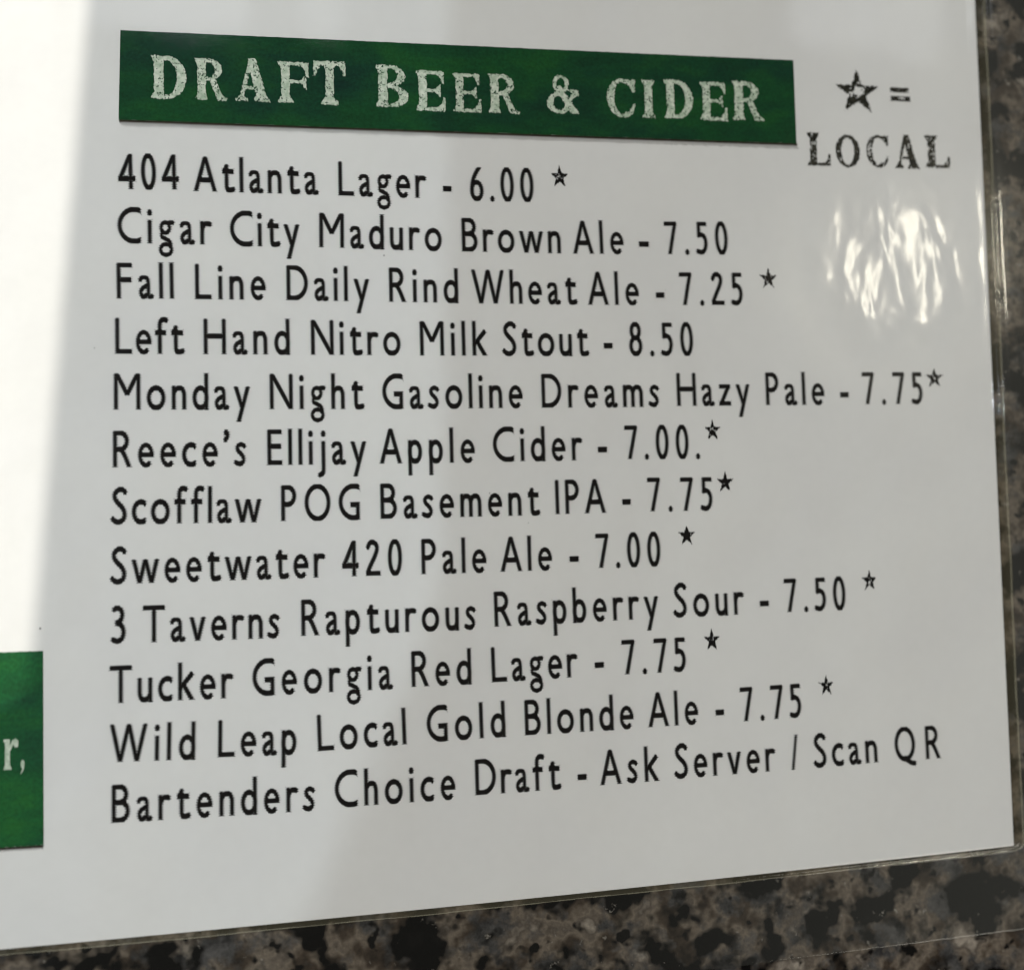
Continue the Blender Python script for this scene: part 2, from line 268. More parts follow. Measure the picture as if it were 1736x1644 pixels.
GL = {
 'A': (0.58, [LN((0.0, -0.12), (0.29, 0.99)), LN((0.58, -0.12), (0.29, 0.99)), LN((0.13, 0.33), (0.45, 0.33))], B01),
 'B': (0.45, [LN((s, 0), (s, 1)), CV([(s, 1 - h), (0.19, 1 - h)] + arc(0.19, 0.735, 0.17, 0.205, 90, -90) + [(s, 0.53)]), CV([(s, 0.53), (0.21, 0.53)] + arc(0.21, 0.295, 0.192, 0.235, 90, -90) + [(s, h)])], B01),
 'C': (0.60, [CV(arc(0.435, 0.5, 0.39, 0.45, 48, 312))], (-0.02, 1.02), 0.60),
 'D': (0.58, [LN((s, 0), (s, 1)), CV([(s, 1 - h), (0.20, 1 - h)] + arc(0.20, 0.5, 0.334, 0.44, 90, -90) + [(s, h)])], B01),
 'E': (0.385, [LN((s, 0), (s, 1)), LN((s, 1 - h), (0.375, 1 - h)), LN((s, 0.52), (0.36, 0.52)), LN((s, h), (0.385, h))], B01),
 'F': (0.39, [LN((s, 0), (s, 1)), LN((s, 1 - h), (0.39, 1 - h)), LN((s, 0.52), (0.37, 0.52))], B01),
 'G': (0.57, [CV(arc(0.42, 0.5, 0.375, 0.45, 55, 292)), LN((0.524, 0.04), (0.524, 0.47)), LN((0.33, 0.43), (0.57, 0.43))], (-0.02, 1.02), 0.57),
 'H': (0.585, [LN((s, 0), (s, 1)), LN((0.585 - s, 0), (0.585 - s, 1)), LN((s, 0.51), (0.585 - s, 0.51))], B01),
 'I': (0.094, [LN((s, 0), (s, 1))], B01),
 'L': (0.42, [LN((s, 0), (s, 1)), LN((s, h), (0.42, h))], B01),
 'M': (0.68, [LN((s, 0), (s, 1)), LN((0.68 - s, 0), (0.68 - s, 1)), LN((0.045, 1.03), (0.34, 0.42)), LN((0.635, 1.03), (0.34, 0.42))], B01),
 'N': (0.62, [LN((s, 0), (s, 1)), LN((0.62 - s, 0), (0.62 - s, 1)), LN((s, 1.0), (0.62 - s, 0.0))], B01),
 'O': (0.70, [LP(arc(0.35, 0.5, 0.304, 0.455, 0, 360, 60))], (-0.02, 1.02)),
 'P': (0.40, [LN((s, 0), (s, 1)), CV([(s, 1 - h), (0.17, 1 - h)] + arc(0.17, 0.70, 0.184, 0.24, 90, -90) + [(s, 0.46)])], B01),
 'Q': (0.68, [LP(arc(0.33, 0.5, 0.284, 0.455, 0, 360, 60)), CV(spl([(0.32, 0.08), (0.42, -0.01), (0.53, -0.075), (0.64, -0.10)]))], (-0.2, 1.02)),
 'R': (0.47, [LN((s, 0), (s, 1)), CV([(s, 1 - h), (0.18, 1 - h)] + arc(0.18, 0.715, 0.175, 0.225, 90, -90) + [(s, 0.49)]), CV(spl([(0.19, 0.50), (0.29, 0.33), (0.43, -0.03)]))], B01),
 'S': (0.38, [CV(spl([(0.345, 0.865), (0.27, 0.935), (0.17, 0.93), (0.075, 0.83), (0.075, 0.70), (0.155, 0.575), (0.265, 0.45), (0.325, 0.30), (0.305, 0.15), (0.20, 0.062), (0.10, 0.07), (0.01, 0.145)]))], (-0.02, 1.02)),
 'T': (0.55, [LN((0.0, 1 - h), (0.55, 1 - h)), LN((0.275, 0), (0.275, 1))], B01),
 'W': (0.94, [LN((0.03, 1.04), (0.26, -0.0)), LN((0.26, 0.0), (0.475, 1.0)), LN((0.475, 1.0), (0.69, -0.0)), LN((0.69, 0.0), (0.91, 1.04))], B01),
 'a': (0.35, [CV(spl([(0.025, 0.52), (0.09, 0.59), (0.165, 0.595), (0.232, 0.53), (0.245, 0.42)]) + [(0.245, 0.14)] + spl([(0.245, 0.12), (0.27, 0.055), (0.35, 0.065)])), CV(spl([(0.245, 0.375), (0.13, 0.315), (0.06, 0.235), (0.05, 0.14), (0.09, 0.062), (0.155, 0.062), (0.245, 0.15)]))], (-0.02, X)),
 'b': (0.385, [LN((s, 0), (s, 1.02)), LP(arc(0.186, 0.325, 0.152, 0.275, 0, 360, 48))], (-0.02, 1.02)),
 'c': (0.355, [CV(arc(0.235, 0.325, 0.19, 0.275, 52, 308))], (-0.02, X + 0.02), 0.355),
 'd': (0.41, [LN((0.41 - s, 0), (0.41 - s, 1.02)), LP(arc(0.21, 0.325, 0.164, 0.275, 0, 360, 48))], (-0.02, 1.02)),
 'e': (0.405, [CV(arc(0.205, 0.325, 0.157, 0.275, -2, 310)), LN((0.05, 0.335), (0.40, 0.335))], (-0.02, X + 0.02)),
 'f': (0.30, [LN((0.115, 0), (0.115, 0.82)), CV(spl([(0.115, 0.80), (0.135, 0.90), (0.20, 0.955), (0.30, 0.945)])), LN((0.0, 0.595), (0.27, 0.595))], (0, 1.03)),
 'g': (0.385, [LP(arc(0.175, 0.455, 0.115, 0.145, 0, 360, 40)), CV(spl([(0.225, 0.585), (0.30, 0.60), (0.385, 0.60)])), CV(spl([(0.115, 0.335), (0.075, 0.26), (0.095, 0.185), (0.19, 0.135), (0.28, 0.07), (0.325, -0.03)])), LP(arc(0.19, -0.165, 0.148, 0.15, 0, 360, 40))], (-0.4, X + 0.02)),
 'h': (0.36, [LN((s, 0), (s, 1.02)), CV(spl([(s, 0.44), (0.09, 0.545), (0.18, 0.597), (0.262, 0.57), (0.36 - s, 0.45)]) + [(0.36 - s, 0.40), (0.36 - s, 0.0)])], (0, 1.02)),
 'i': (0.10, [LN((0.05, 0), (0.05, X)), DOT(0.05, 0.87)], (0, 1)),
 'j': (0.17, [CV([(0.115, X), (0.115, -0.12)] + spl([(0.115, -0.14), (0.095, -0.24), (0.0, -0.30)])), DOT(0.115, 0.87)], (-0.4, 1)),
 'k': (0.40, [LN((s, 0), (s, 1.02)), LN((0.02, 0.29), (0.37, 0.72)), LN((0.13, 0.42), (0.385, -0.05))], (0, 1.02)),
 'l': (0.094, [LN((s, 0), (s, 1.02))], (0, 1.02)),
 'm': (0.60, [LN((s, 0), (s, X)), CV(spl([(s, 0.44), (0.09, 0.55), (0.165, 0.597), (0.242, 0.57), (0.295, 0.45)]) + [(0.295, 0.4), (0.295, 0.0)]), CV(spl([(0.295, 0.44), (0.345, 0.55), (0.42, 0.597), (0.50, 0.57), (0.60 - s, 0.45)]) + [(0.60 - s, 0.4), (0.60 - s, 0.0)])], (0, X + 0.01)),
 'n': (0.37, [LN((s, 0), (s, X)), CV(spl([(s, 0.44), (0.09, 0.545), (0.18, 0.597), (0.27, 0.57), (0.37 - s, 0.45)]) + [(0.37 - s, 0.40), (0.37 - s, 0.0)])], (0, X + 0.01)),
 'o': (0.48, [LP(arc(0.24, 0.325, 0.194, 0.275, 0, 360, 48))], (-0.02, X + 0.02)),
 'p': (0.385, [LN((s, -0.34), (s, X)), LP(arc(0.186, 0.325, 0.152, 0.275, 0, 360, 48))], (-0.36, X + 0.02)),
 'r': (0.27, [LN((s, 0), (s, X)), CV(spl([(s, 0.40), (0.085, 0.53), (0.16, 0.595), (0.27, 0.58)]))], (0, X + 0.02)),
 's': (0.28, [CV(spl([(0.255, 0.545), (0.195, 0.59), (0.12, 0.588), (0.06, 0.52), (0.075, 0.43), (0.15, 0.345), (0.215, 0.25), (0.225, 0.15), (0.165, 0.066), (0.09, 0.062), (0.0, 0.105)]))], (-0.02, X + 0.02)),
 't': (0.32, [CV([(0.125, 0.84), (0.125, 0.17)] + spl([(0.125, 0.16), (0.15, 0.075), (0.22, 0.055), (0.32, 0.085)])), LN((0.02, 0.595), (0.31, 0.595)), ('line', [(0.03, 0.60), (0.13, 0.76)], 0.035)], (-0.02, 0.80)),
 'u': (0.365, [LN((0.365 - s, 0), (0.365 - s, X)), CV([(s, X), (s, 0.24)] + spl([(s, 0.22), (0.085, 0.10), (0.165, 0.055), (0.25, 0.09), (0.365 - s, 0.20)]))], (-0.02, X)),
 'v': (0.385, [LN((0.02, 0.70), (0.1925, -0.01)), LN((0.365, 0.70), (0.1925, -0.01))], (0, X)),
 'w': (0.68, [LN((0.02, 0.71), (0.185, -0.0)), LN((0.185, 0.0), (0.34, 0.65)), LN((0.34, 0.65), (0.495, -0.0)), LN((0.495, 0.0), (0.66, 0.71))], (0, X)),
 'y': (0.40, [LN((0.02, 0.70), (0.215, 0.02)), LN((0.385, 0.71), (0.10, -0.38))], (-0.345, X)),
 'z': (0.35, [LN((0.01, X - h), (0.34, X - h)), LN((0.0, h), (0.35, h)), LN((0.30, X - h), (0.05, h))], (0, X)),
 '0': (0.385, [LP(arc(0.1925, 0.5, 0.147, 0.455, 0, 360, 56))], (-0.02, 1.02)),
 '2': (0.38, [CV(spl([(0.04, 0.80), (0.10, 0.915), (0.19, 0.94), (0.285, 0.86), (0.295, 0.72), (0.23, 0.53), (0.13, 0.32), (0.035, 0.10)])), LN((0.0, h), (0.38, h))], (0, 1.02)),
 '3': (0.35, [CV(spl([(0.045, 0.90), (0.13, 0.945), (0.23, 0.89), (0.265, 0.76), (0.225, 0.62), (0.12, 0.545)])), CV(spl([(0.12, 0.545), (0.245, 0.48), (0.305, 0.32), (0.27, 0.14), (0.16, 0.06), (0.02, 0.10)]))], (-0.02, 1.02)),
 '4': (0.435, [LN((0.32, -0.0), (0.32, 1.0)), LN((0.0, 0.30), (0.435, 0.30)), LN((0.335, 1.02), (0.035, 0.29))], (0, 1.0)),
 '5': (0.335, [LN((0.07, 1 - h), (0.32, 1 - h)), LN((0.075, 0.98), (0.075, 0.55)), CV(spl([(0.06, 0.575), (0.15, 0.60), (0.245, 0.53), (0.288, 0.36), (0.25, 0.16), (0.15, 0.062), (0.0, 0.09)]))], (-0.02, 1.0)),
 '6': (0.385, [CV(spl([(0.31, 1.03), (0.20, 0.86), (0.10, 0.64), (0.052, 0.40), (0.058, 0.28)])), LP(arc(0.1925, 0.30, 0.147, 0.25, 0, 360, 48))], (-0.02, 1.0)),
 '7': (0.37, [LN((0.0, 1 - h), (0.37, 1 - h)), LN((0.335, 0.95), (0.125, -0.05))], (0, 1.0)),
 '8': (0.39, [LP(arc(0.195, 0.745, 0.122, 0.205, 0, 360, 44)), LP(arc(0.195, 0.295, 0.149, 0.24, 0, 360, 44))], (-0.02, 1.02)),
 '.': (0.11, [DOT(0.055, 0.06, 0.072)], (-0.05, 1)),
 '-': (0.22, [LN((0, 0.30), (0.22, 0.30))], (0, 1)),
 "'": (0.12, [DOT(0.06, 0.93, 0.075), CV(spl([(0.09, 0.92), (0.09, 0.83), (0.03, 0.72)]))], (0, 1.1)),
 ',': (0.16, [DOT(0.08, 0.07, 0.085), CV(spl([(0.115, 0.06), (0.11, -0.06), (0.03, -0.18)]))], (-0.3, 1)),
 '/': (0.16, [('line', [(0.02, -0.1), (0.14, 1.1)], 0.034)], (-0.02, 1.02)),
}
def seg_d(x, y, a, b, fa, fb, w, kx):
    ax, ay, bx, by = a[0] * kx, a[1], b[0] * kx, b[1]
    dx, dy = bx - ax, by - ay; Ln = math.hypot(dx, dy)
    if Ln < 1e-9: return np.full(x.shape, 9.0)
    ux, uy = dx / Ln, dy / Ln; px, py = x - ax, y - ay
    t = px * ux + py * uy; n = np.abs(px * uy - py * ux)
    over = np.maximum(-t, t - Ln)
    sd = n - w
    if fa: sd = np.where(t < 0, np.maximum(sd, -t), sd)
    else: sd = np.where(t < 0, np.hypot(n, t) - w, sd)
    if fb: sd = np.where(t > Ln, np.maximum(sd, t - Ln), sd)
    else: sd = np.where(t > Ln, np.hypot(n, t - Ln) - w, sd)
    return sd
def field(prims, x, y, w=h, kx=h / s):
    sd = np.full(np.broadcast(x, y).shape, 9.0); xs = (x + 0 * y) * kx; ys = y + 0 * x
    for p in prims:
        if p[0] == 'dot': sd = np.minimum(sd, np.hypot(xs - p[1][0] * kx, ys - p[1][1]) - p[2])
        elif p[0] == 'poly':
            q = np.array(p[1]); n = len(q); ins = np.zeros(sd.shape, bool); dm = np.full(sd.shape, 9.0)
            for i in range(n):
                a, b = q[i], q[(i + 1) % n]
                dm = np.minimum(dm, seg_d(xs, ys, a, b, False, False, 0.0, kx))
                c = ((a[1] > ys) != (b[1] > ys))
                with np.errstate(divide='ignore', invalid='ignore'):
                    xi = (b[0] - a[0]) * kx * (ys - a[1]) / (b[1] - a[1] if b[1] != a[1] else 1e-9) + a[0] * kx
                ins ^= c & (xs < xi)
            sd = np.minimum(sd, np.where(ins, -dm, dm))
        else:
            pts = p[1] + ([p[1][0]] if p[0] == 'loop' else []); ww = p[2] if len(p) > 2 else w
            for i in range(len(pts) - 1):
                sd = np.minimum(sd, seg_d(xs, ys, pts[i], pts[i + 1], p[0] == 'line' and i == 0, p[0] == 'line' and i == len(pts) - 2, ww, kx))
    return sd
def runs(sd, xs):
    """spans of a scan line that lie inside the shape"""
    ins = sd < 0; out = []; k = np.flatnonzero(ins[1:] != ins[:-1])
    xc = xs[k] + (xs[k + 1] - xs[k]) * sd[k] / (sd[k] - sd[k + 1])
    e = ([xs[0]] if ins[0] else []) + list(xc) + ([xs[-1]] if ins[-1] else [])
    return [(e[i], e[i + 1]) for i in range(0, len(e) - 1, 2) if e[i + 1] - e[i] > 0.004]
rng = np.random.default_rng(7)
ROW = 1 / 60.0                                          # 60 scan lines to a cap height, screened into 15 teeth
def glyph_spans(ch, grow=0.016, teeth=0.034):
    pen = 0.047 if ch == 'g' else 0.053 if ch in 'aes' else h
    g = GL[ch]; w = g[0]; lo, hi = g[2]; xmax = g[3] if len(g) > 3 else w + 0.2
    xs = np.linspace(-0.15, w + 0.2, 190); out = []
    for r in range(int(math.floor(lo / ROW)) - 1, int(math.ceil(hi / ROW)) + 1):
        y = (r + 0.5) * ROW
        if y < lo or y > hi: continue
        sd = field(g[1], xs, np.full(xs.shape, y), pen)
        sd = np.maximum(sd, (xs - xmax) * (h / s)) if len(g) > 3 else sd
        k = (-1.0, -0.2, 1.0, 0.2)[r % 4]
        steep = np.clip(np.abs(np.gradient(sd, xs)) / (h / s), 0, 1) ** 2
        sd = sd + k * teeth * steep - grow
        for (a, b) in runs(sd, xs): out.append((a, b, r * ROW, (r + 1) * ROW))
    return out
CACHE = {}
def word_mesh(V, F, word, x0, y0, x1, y1, cap, z):
    ws = [GL[c][0] for c in word]; L = math.hypot(x1 - x0, y1 - y0); ux, uy = (x1 - x0) / L, (y1 - y0) / L
    tot = sum(ws) * cap; sx = 1.0
    if len(word) == 1: sx = L / tot; gap = 0
    else:
        gap = (L - tot) / (len(word) - 1)
        # narrow punctuation sits tighter than letters
    x = 0.0
    for c, wd_ in zip(word, ws):
        if c not in CACHE: CACHE[c] = glyph_spans(c)
        for (a, b, ya, yb) in CACHE[c]:
            i = len(V)
            for (px, py) in ((a, ya), (b, ya), (b, yb), (a, yb)):
                X_, Y_ = x + px * cap * sx, py * cap
                V.append(((x0 + X_ * ux - Y_ * uy) * MM, (y0 + X_ * uy + Y_ * ux) * MM, z))
            F.append((i, i + 1, i + 2, i + 3))
        x += wd_ * cap + gap

def hash_noise(x, y, f, seed):
    """smooth value noise on a grid, for worn ink"""
    x = x * f + seed * 17.3; y = y * f + seed * 5.1
    xi, yi = np.floor(x), np.floor(y); tx, ty = x - xi, y - yi; tx = tx * tx * (3 - 2 * tx); ty = ty * ty * (3 - 2 * ty)
    H = lambda a, b: np.modf(np.abs(np.sin(a * 127.1 + b * 311.7 + seed * 3.7) * 43758.5453))[0]
    return (H(xi, yi) * (1 - tx) + H(xi + 1, yi) * tx) * (1 - ty) + (H(xi, yi + 1) * (1 - tx) + H(xi + 1, yi + 1) * tx) * ty

def tri(*p): return ('poly', list(p))
def slab(x, y, w, up):                                   # a bracketed foot or cap on an upright
    d = 1 if up else -1
    return tri((x - w, y), (x + w, y), (x + w * 0.98, y + 0.05 * d), (x + w * 0.55, y + 0.17 * d), (x - w * 0.55, y + 0.17 * d), (x - w * 0.98, y + 0.05 * d))
# display capitals with fat uprights, thin hairlines and wedge serifs, in a unit box
def up(x, w=0.115): return tri((x - w, 0), (x + w, 0), (x + w, 1), (x - w, 1))
def bar(x0, x1, y0, y1): return tri((x0, y0), (x1, y0), (x1, y1), (x0, y1))
def ring(cx, cy, rx, ry, wx, wy, a0=0, a1=360, n=48):
    o = arc(cx, cy, rx, ry, a0, a1, n); i = arc(cx, cy, rx - wx, ry - wy, a1, a0, n); return tri(*(o + i))
SERIF = {
 'D': [up(0.21, 0.135), slab(0.2, 0, 0.2, True), slab(0.2, 1, 0.2, False), ring(0.42, 0.5, 0.58, 0.5, 0.27, 0.10, -90, 90), bar(0.2, 0.44, 0.9, 1), bar(0.2, 0.44, 0, 0.10)],
 'R': [up(0.2, 0.135), slab(0.19, 0, 0.19, True), slab(0.2, 1, 0.2, False), ring(0.42, 0.735, 0.42, 0.265, 0.23, 0.095, -90, 90), bar(0.2, 0.44, 0.905, 1), bar(0.2, 0.44, 0.47, 0.56), tri((0.42, 0.53), (0.62, 0.53), (0.84, 0.12), (1.0, 0.05), (1.0, 0), (0.70, 0))],
 'A': [tri((0.40, 1), (0.60, 1), (0.92, 0.06), (0.62, 0.06), (0.44, 0.70), (0.22, 0.06), (0.12, 0.06)), bar(0.24, 0.70, 0.27, 0.35), tri((0, 0), (0.36, 0), (0.345, 0.055), (0.24, 0.13), (0.14, 0.13), (0.02, 0.055)), tri((0.52, 0), (1, 0), (0.98, 0.055), (0.88, 0.17), (0.62, 0.17), (0.53, 0.055)), tri((0.36, 1.0), (0.5, 1.0), (0.5, 0.88), (0.42, 0.92))],
 'F': [up(0.24, 0.135), slab(0.25, 0, 0.25, True), slab(0.22, 1, 0.22, False), bar(0.2, 0.98, 0.91, 1), tri((0.74, 0.93), (1.0, 1.0), (1.0, 0.64), (0.93, 0.64), (0.88, 0.80)), bar(0.3, 0.80, 0.48, 0.56), tri((0.70, 0.52), (0.92, 0.70), (0.92, 0.34))],
 'T': [up(0.5, 0.13), slab(0.5, 0, 0.27, True), bar(0.06, 0.94, 0.90, 1), tri((0.0, 1), (0.30, 1), (0.14, 0.80), (0.08, 0.66), (0.0, 0.66)), tri((1.0, 1), (0.70, 1), (0.86, 0.80), (0.92, 0.66), (1.0, 0.66)), slab(0.5, 1, 0.22, False)],
 'B': [up(0.22, 0.14), slab(0.2, 0, 0.2, True), slab(0.2, 1, 0.2, False), ring(0.46, 0.75, 0.44, 0.25, 0.24, 0.085, -90, 90), ring(0.46, 0.26, 0.54, 0.26, 0.28, 0.085, -90, 90), bar(0.2, 0.48, 0.915, 1), bar(0.2, 0.48, 0.46, 0.56), bar(0.2, 0.48, 0, 0.085)],
 'E': [up(0.23, 0.14), slab(0.2, 0, 0.2, True), slab(0.2, 1, 0.2, False), bar(0.2, 0.93, 0.91, 1), bar(0.2, 0.97, 0, 0.09), bar(0.3, 0.76, 0.47, 0.55), tri((0.70, 0.93), (0.95, 1.0), (0.95, 0.70), (0.89, 0.70), (0.84, 0.82)), tri((0.68, 0.07), (1.0, 0.0), (1.0, 0.34), (0.93, 0.34), (0.88, 0.20)), tri((0.62, 0.51), (0.84, 0.68), (0.84, 0.34))],
 'C': [ring(0.52, 0.5, 0.52, 0.5, 0.26, 0.09, 58, 302), tri((0.60, 0.98), (1.0, 0.98), (0.98, 0.66), (0.90, 0.66), (0.80, 0.80)), tri((0.56, 0.03), (0.74, 0.02), (0.88, 0.10), (1.0, 0.34), (0.92, 0.36), (0.78, 0.17), (0.58, 0.11))],
 'I': [up(0.5, 0.30), slab(0.5, 0, 0.48, True), slab(0.5, 1, 0.48, False)],
 'O': [ring(0.5, 0.5, 0.5, 0.5, 0.24, 0.085)],
 'L': [up(0.27, 0.15), slab(0.24, 0, 0.24, True), slab(0.26, 1, 0.26, False), bar(0.2, 0.96, 0, 0.09), tri((0.66, 0.06), (1.0, 0.0), (1.0, 0.36), (0.92, 0.36), (0.86, 0.19))],
 '&': [ring(0.44, 0.77, 0.25, 0.23, 0.12, 0.085), ring(0.38, 0.26, 0.38, 0.27, 0.19, 0.09, 60, 360), tri((0.24, 0.70), (0.42, 0.72), (0.96, 0.06), (1.0, 0.0), (0.74, 0.0)), tri((0.60, 0.26), (0.70, 0.20), (0.88, 0.52), (0.80, 0.54)), tri((0.66, 0.62), (1.0, 0.62), (0.98, 0.46), (0.84, 0.42), (0.80, 0.54)), tri((0.2, 0.47), (0.42, 0.49), (0.42, 0.58), (0.3, 0.6))],
 'r': [up(0.26, 0.17), slab(0.27, 0, 0.27, True), tri((0, 1), (0.3, 1), (0.3, 0.9), (0, 0.92)), tri((0.40, 0.72), (0.56, 0.95), (0.80, 1.02), (1.0, 0.95), (0.98, 0.72), (0.78, 0.72), (0.66, 0.82), (0.42, 0.58))],
 ',': [('dot', (0.55, 0.72), 0.30), tri((0.75, 0.80), (0.85, 0.60), (0.70, 0.30), (0.25, 0.0), (0.22, 0.06), (0.50, 0.36), (0.40, 0.6))],
 '=': [bar(0, 1, 0, 1)],
}
def star_poly(r=0.40, n=5):
    p = []
    for k in range(2 * n):
        a = PI / 2 + k * PI / n; q = 1.0 if k % 2 == 0 else r
        p.append((0.5 + 0.5 * q * math.cos(a) / math.cos(PI / 10), 0.5 + 0.5525 * q * math.sin(a) - 0.05))
    return tri(*p)
SERIF['*'] = [star_poly()]
def shape_mesh(V, F, ch, l, r, b, t, z, rows, wear, seed, tilt=0.0, wf=9.0, rag=0.02, holes=None):
    """one display character scan-converted into its box, ink worn away by noise"""
    xs = np.linspace(-0.12, 1.12, 150); w, hh = r - l, t - b
    for k in range(-2, rows + 2):
        y = (k + 0.5) / rows; yy = np.full(xs.shape, y)
        sd = field(SERIF[ch], xs, yy, 0.06, 1.0)
        gx, gy = xs * w, yy * hh
        sd = sd + (hash_noise(gx, gy, 7.0, seed) - 0.5) * rag * 2
        if wear > 0:
            nz = 0.6 * hash_noise(gx, gy, wf * 0.55, seed + 2) + 0.4 * hash_noise(gx, gy, wf * 1.6, seed + 5)
            wv = wear if holes is None else wear * np.clip(1.25 - np.hypot(xs - 0.5, yy - 0.47) / holes, 0.2, 1.15)
            sd = np.maximum(sd, (wv - nz) * 0.35 * 1.0)
        for (a, c) in runs(sd, xs):
            i = len(V); ya, yb = k / rows, (k + 1) / rows
            for (px, py) in ((a, ya), (c, ya), (c, yb), (a, yb)):
                V.append(((l + px * w) * MM, (b + py * hh + tilt * (px - 0.5) * w) * MM, z))
            F.append((i, i + 1, i + 2, i + 3))

# ------------------------------------------------------------------ measured layout of the printed page (millimetres on the sheet)
LINES = [
  [('404', -45.585, 35.215, -38.882, 35.382), ('Atlanta', -37.076, 35.267, -22.847, 35.319), ('Lager', -20.285, 35.296, -9.871, 35.313), ('-', -7.602, 35.314, -6.655, 35.308), ('6.00', -4.243, 35.202, 3.697, 35.31), ('*', 7.072, 38.696, 2.351, 2.643)],
  [('Cigar', -45.714, 28.86, -35.318, 28.898), ('City', -33.027, 28.799, -25.093, 28.881), ('Maduro', -22.664, 28.912, -7.986, 28.797), ('Brown', -5.419, 28.799, 6.949, 28.848), ('Ale', 8.673, 28.858, 15.104, 28.971), ('-', 17.223, 29.014, 18.388, 29.033), ('7.50', 20.635, 29.078, 29.006, 29.259)],
  [('Fall', -45.823, 22.312, -39.537, 22.391), ('Line', -37.073, 22.374, -29.07, 22.422), ('Daily', -26.593, 22.426, -16.956, 22.411), ('Rind', -14.437, 22.406, -6.099, 22.41), ('Wheat', -4.331, 22.371, 8.743, 22.434), ('Ale', 10.409, 22.414, 16.874, 22.48), ('-', 19.215, 22.515, 20.219, 22.53), ('7.25', 22.369, 22.561, 30.739, 22.685), ('*', 34.364, 26.289, 2.39, 2.629)],
  [('Left', -46.022, 15.854, -38.518, 15.883), ('Hand', -36.167, 15.877, -26.37, 15.906), ('Nitro', -23.827, 15.887, -13.257, 15.905), ('Milk', -10.834, 15.884, -2.736, 15.921), ('Stout', -0.61, 15.92, 10.057, 15.979), ('-', 12.182, 15.993, 13.203, 15.999), ('8.50', 15.468, 16.021, 23.821, 16.104)],
  [('Monday', -46.208, 9.386, -31.097, 9.359), ('Night', -28.703, 9.394, -17.854, 9.38), ('Gasoline', -15.475, 9.388, 1.59, 9.467), ('Dreams', 4.048, 9.483, 19.041, 9.559), ('Hazy', 21.502, 9.666, 31.089, 9.706), ('Pale', 33.419, 9.755, 41.381, 9.778), ('-', 43.682, 9.804, 44.738, 9.81), ('7.75', 46.827, 9.845, 55.265, 9.869), ('*', 57.114, 13.4, 2.561, 2.439)],
  [("Reece's", -46.328, 2.737, -31.58, 2.728), ('Ellijay', -29.054, 2.781, -17.656, 2.772), ('Apple', -15.872, 2.808, -4.512, 2.819), ('Cider', -2.187, 2.893, 8.802, 2.937), ('-', 11.007, 2.971, 12.065, 2.974), ('7.00.', 14.457, 3.021, 24.183, 3.005), ('*', 25.989, 6.646, 2.177, 2.555)],
  [('Scofflaw', -46.499, -3.779, -29.942, -3.897), ('POG', -27.554, -3.809, -18.488, -3.826), ('Basement', -15.96, -3.794, 3.261, -3.739), ('IPA', 5.421, -3.66, 11.626, -3.616), ('-', 13.932, -3.589, 14.912, -3.578), ('7.75', 17.171, -3.542, 25.6, -3.595), ('*', 27.43, 0.031, 2.282, 2.544)],
  [('Sweetwater', -46.567, -10.587, -22.752, -10.521), ('420', -20.584, -10.504, -13.596, -10.526), ('Pale', -11.21, -10.506, -3.423, -10.525), ('Ale', -1.556, -10.488, 4.705, -10.478), ('-', 6.999, -10.473, 8.04, -10.467), ('7.00', 10.32, -10.388, 18.536, -10.369), ('*', 22.082, -6.561, 2.204, 2.51)],
  [('3', -46.59, -17.284, -45.123, -17.311), ('Taverns', -43.136, -17.326, -28.025, -17.4), ('Rapturous', -25.421, -17.265, -4.927, -17.308), ('Raspberry', -2.52, -17.083, 17.993, -16.817), ('Sour', 20.142, -16.801, 29.147, -16.749), ('-', 31.511, -16.761, 32.58, -16.748), ('7.50', 34.808, -16.68, 43.069, -16.654), ('*', 46.525, -12.952, 2.137, 2.5)],
  [('Tucker', -46.772, -23.995, -33.422, -24.048), ('Georgia', -31.04, -23.951, -15.086, -23.915), ('Red', -12.665, -23.79, -5.583, -23.781), ('Lager', -3.019, -23.714, 7.418, -23.546), ('-', 9.792, -23.513, 10.836, -23.49), ('7.75', 13.229, -23.529, 21.352, -23.504), ('*', 24.877, -19.695, 2.044, 2.671)],
  [('Wild', -46.826, -30.541, -37.604, -30.758), ('Leap', -34.997, -30.694, -26.256, -30.863), ('Local', -23.715, -30.674, -13.477, -30.448), ('Gold', -10.962, -30.351, -1.591, -30.221), ('Blonde', 0.862, -30.218, 14.381, -30.138), ('Ale', 16.393, -30.105, 22.716, -30.052), ('-', 25.105, -30.051, 26.097, -30.032), ('7.75', 28.405, -30.047, 36.41, -29.924), ('*', 39.951, -26.051, 2.089, 2.478)],
  [('Bartenders', -46.615, -37.277, -24.267, -37.429), ('Choice', -21.856, -37.255, -7.812, -37.205), ('Draft', -5.33, -36.919, 4.934, -36.855), ('-', 7.211, -36.861, 8.226, -36.856), ('Ask', 10.091, -36.729, 17.332, -36.656), ('Server', 19.555, -36.546, 32.531, -36.4), ('/', 34.853, -36.338, 35.628, -36.349), ('Scan', 37.951, -36.345, 46.511, -36.163), ('QR', 49.022, -36.202, 55.307, -36.166)],
]
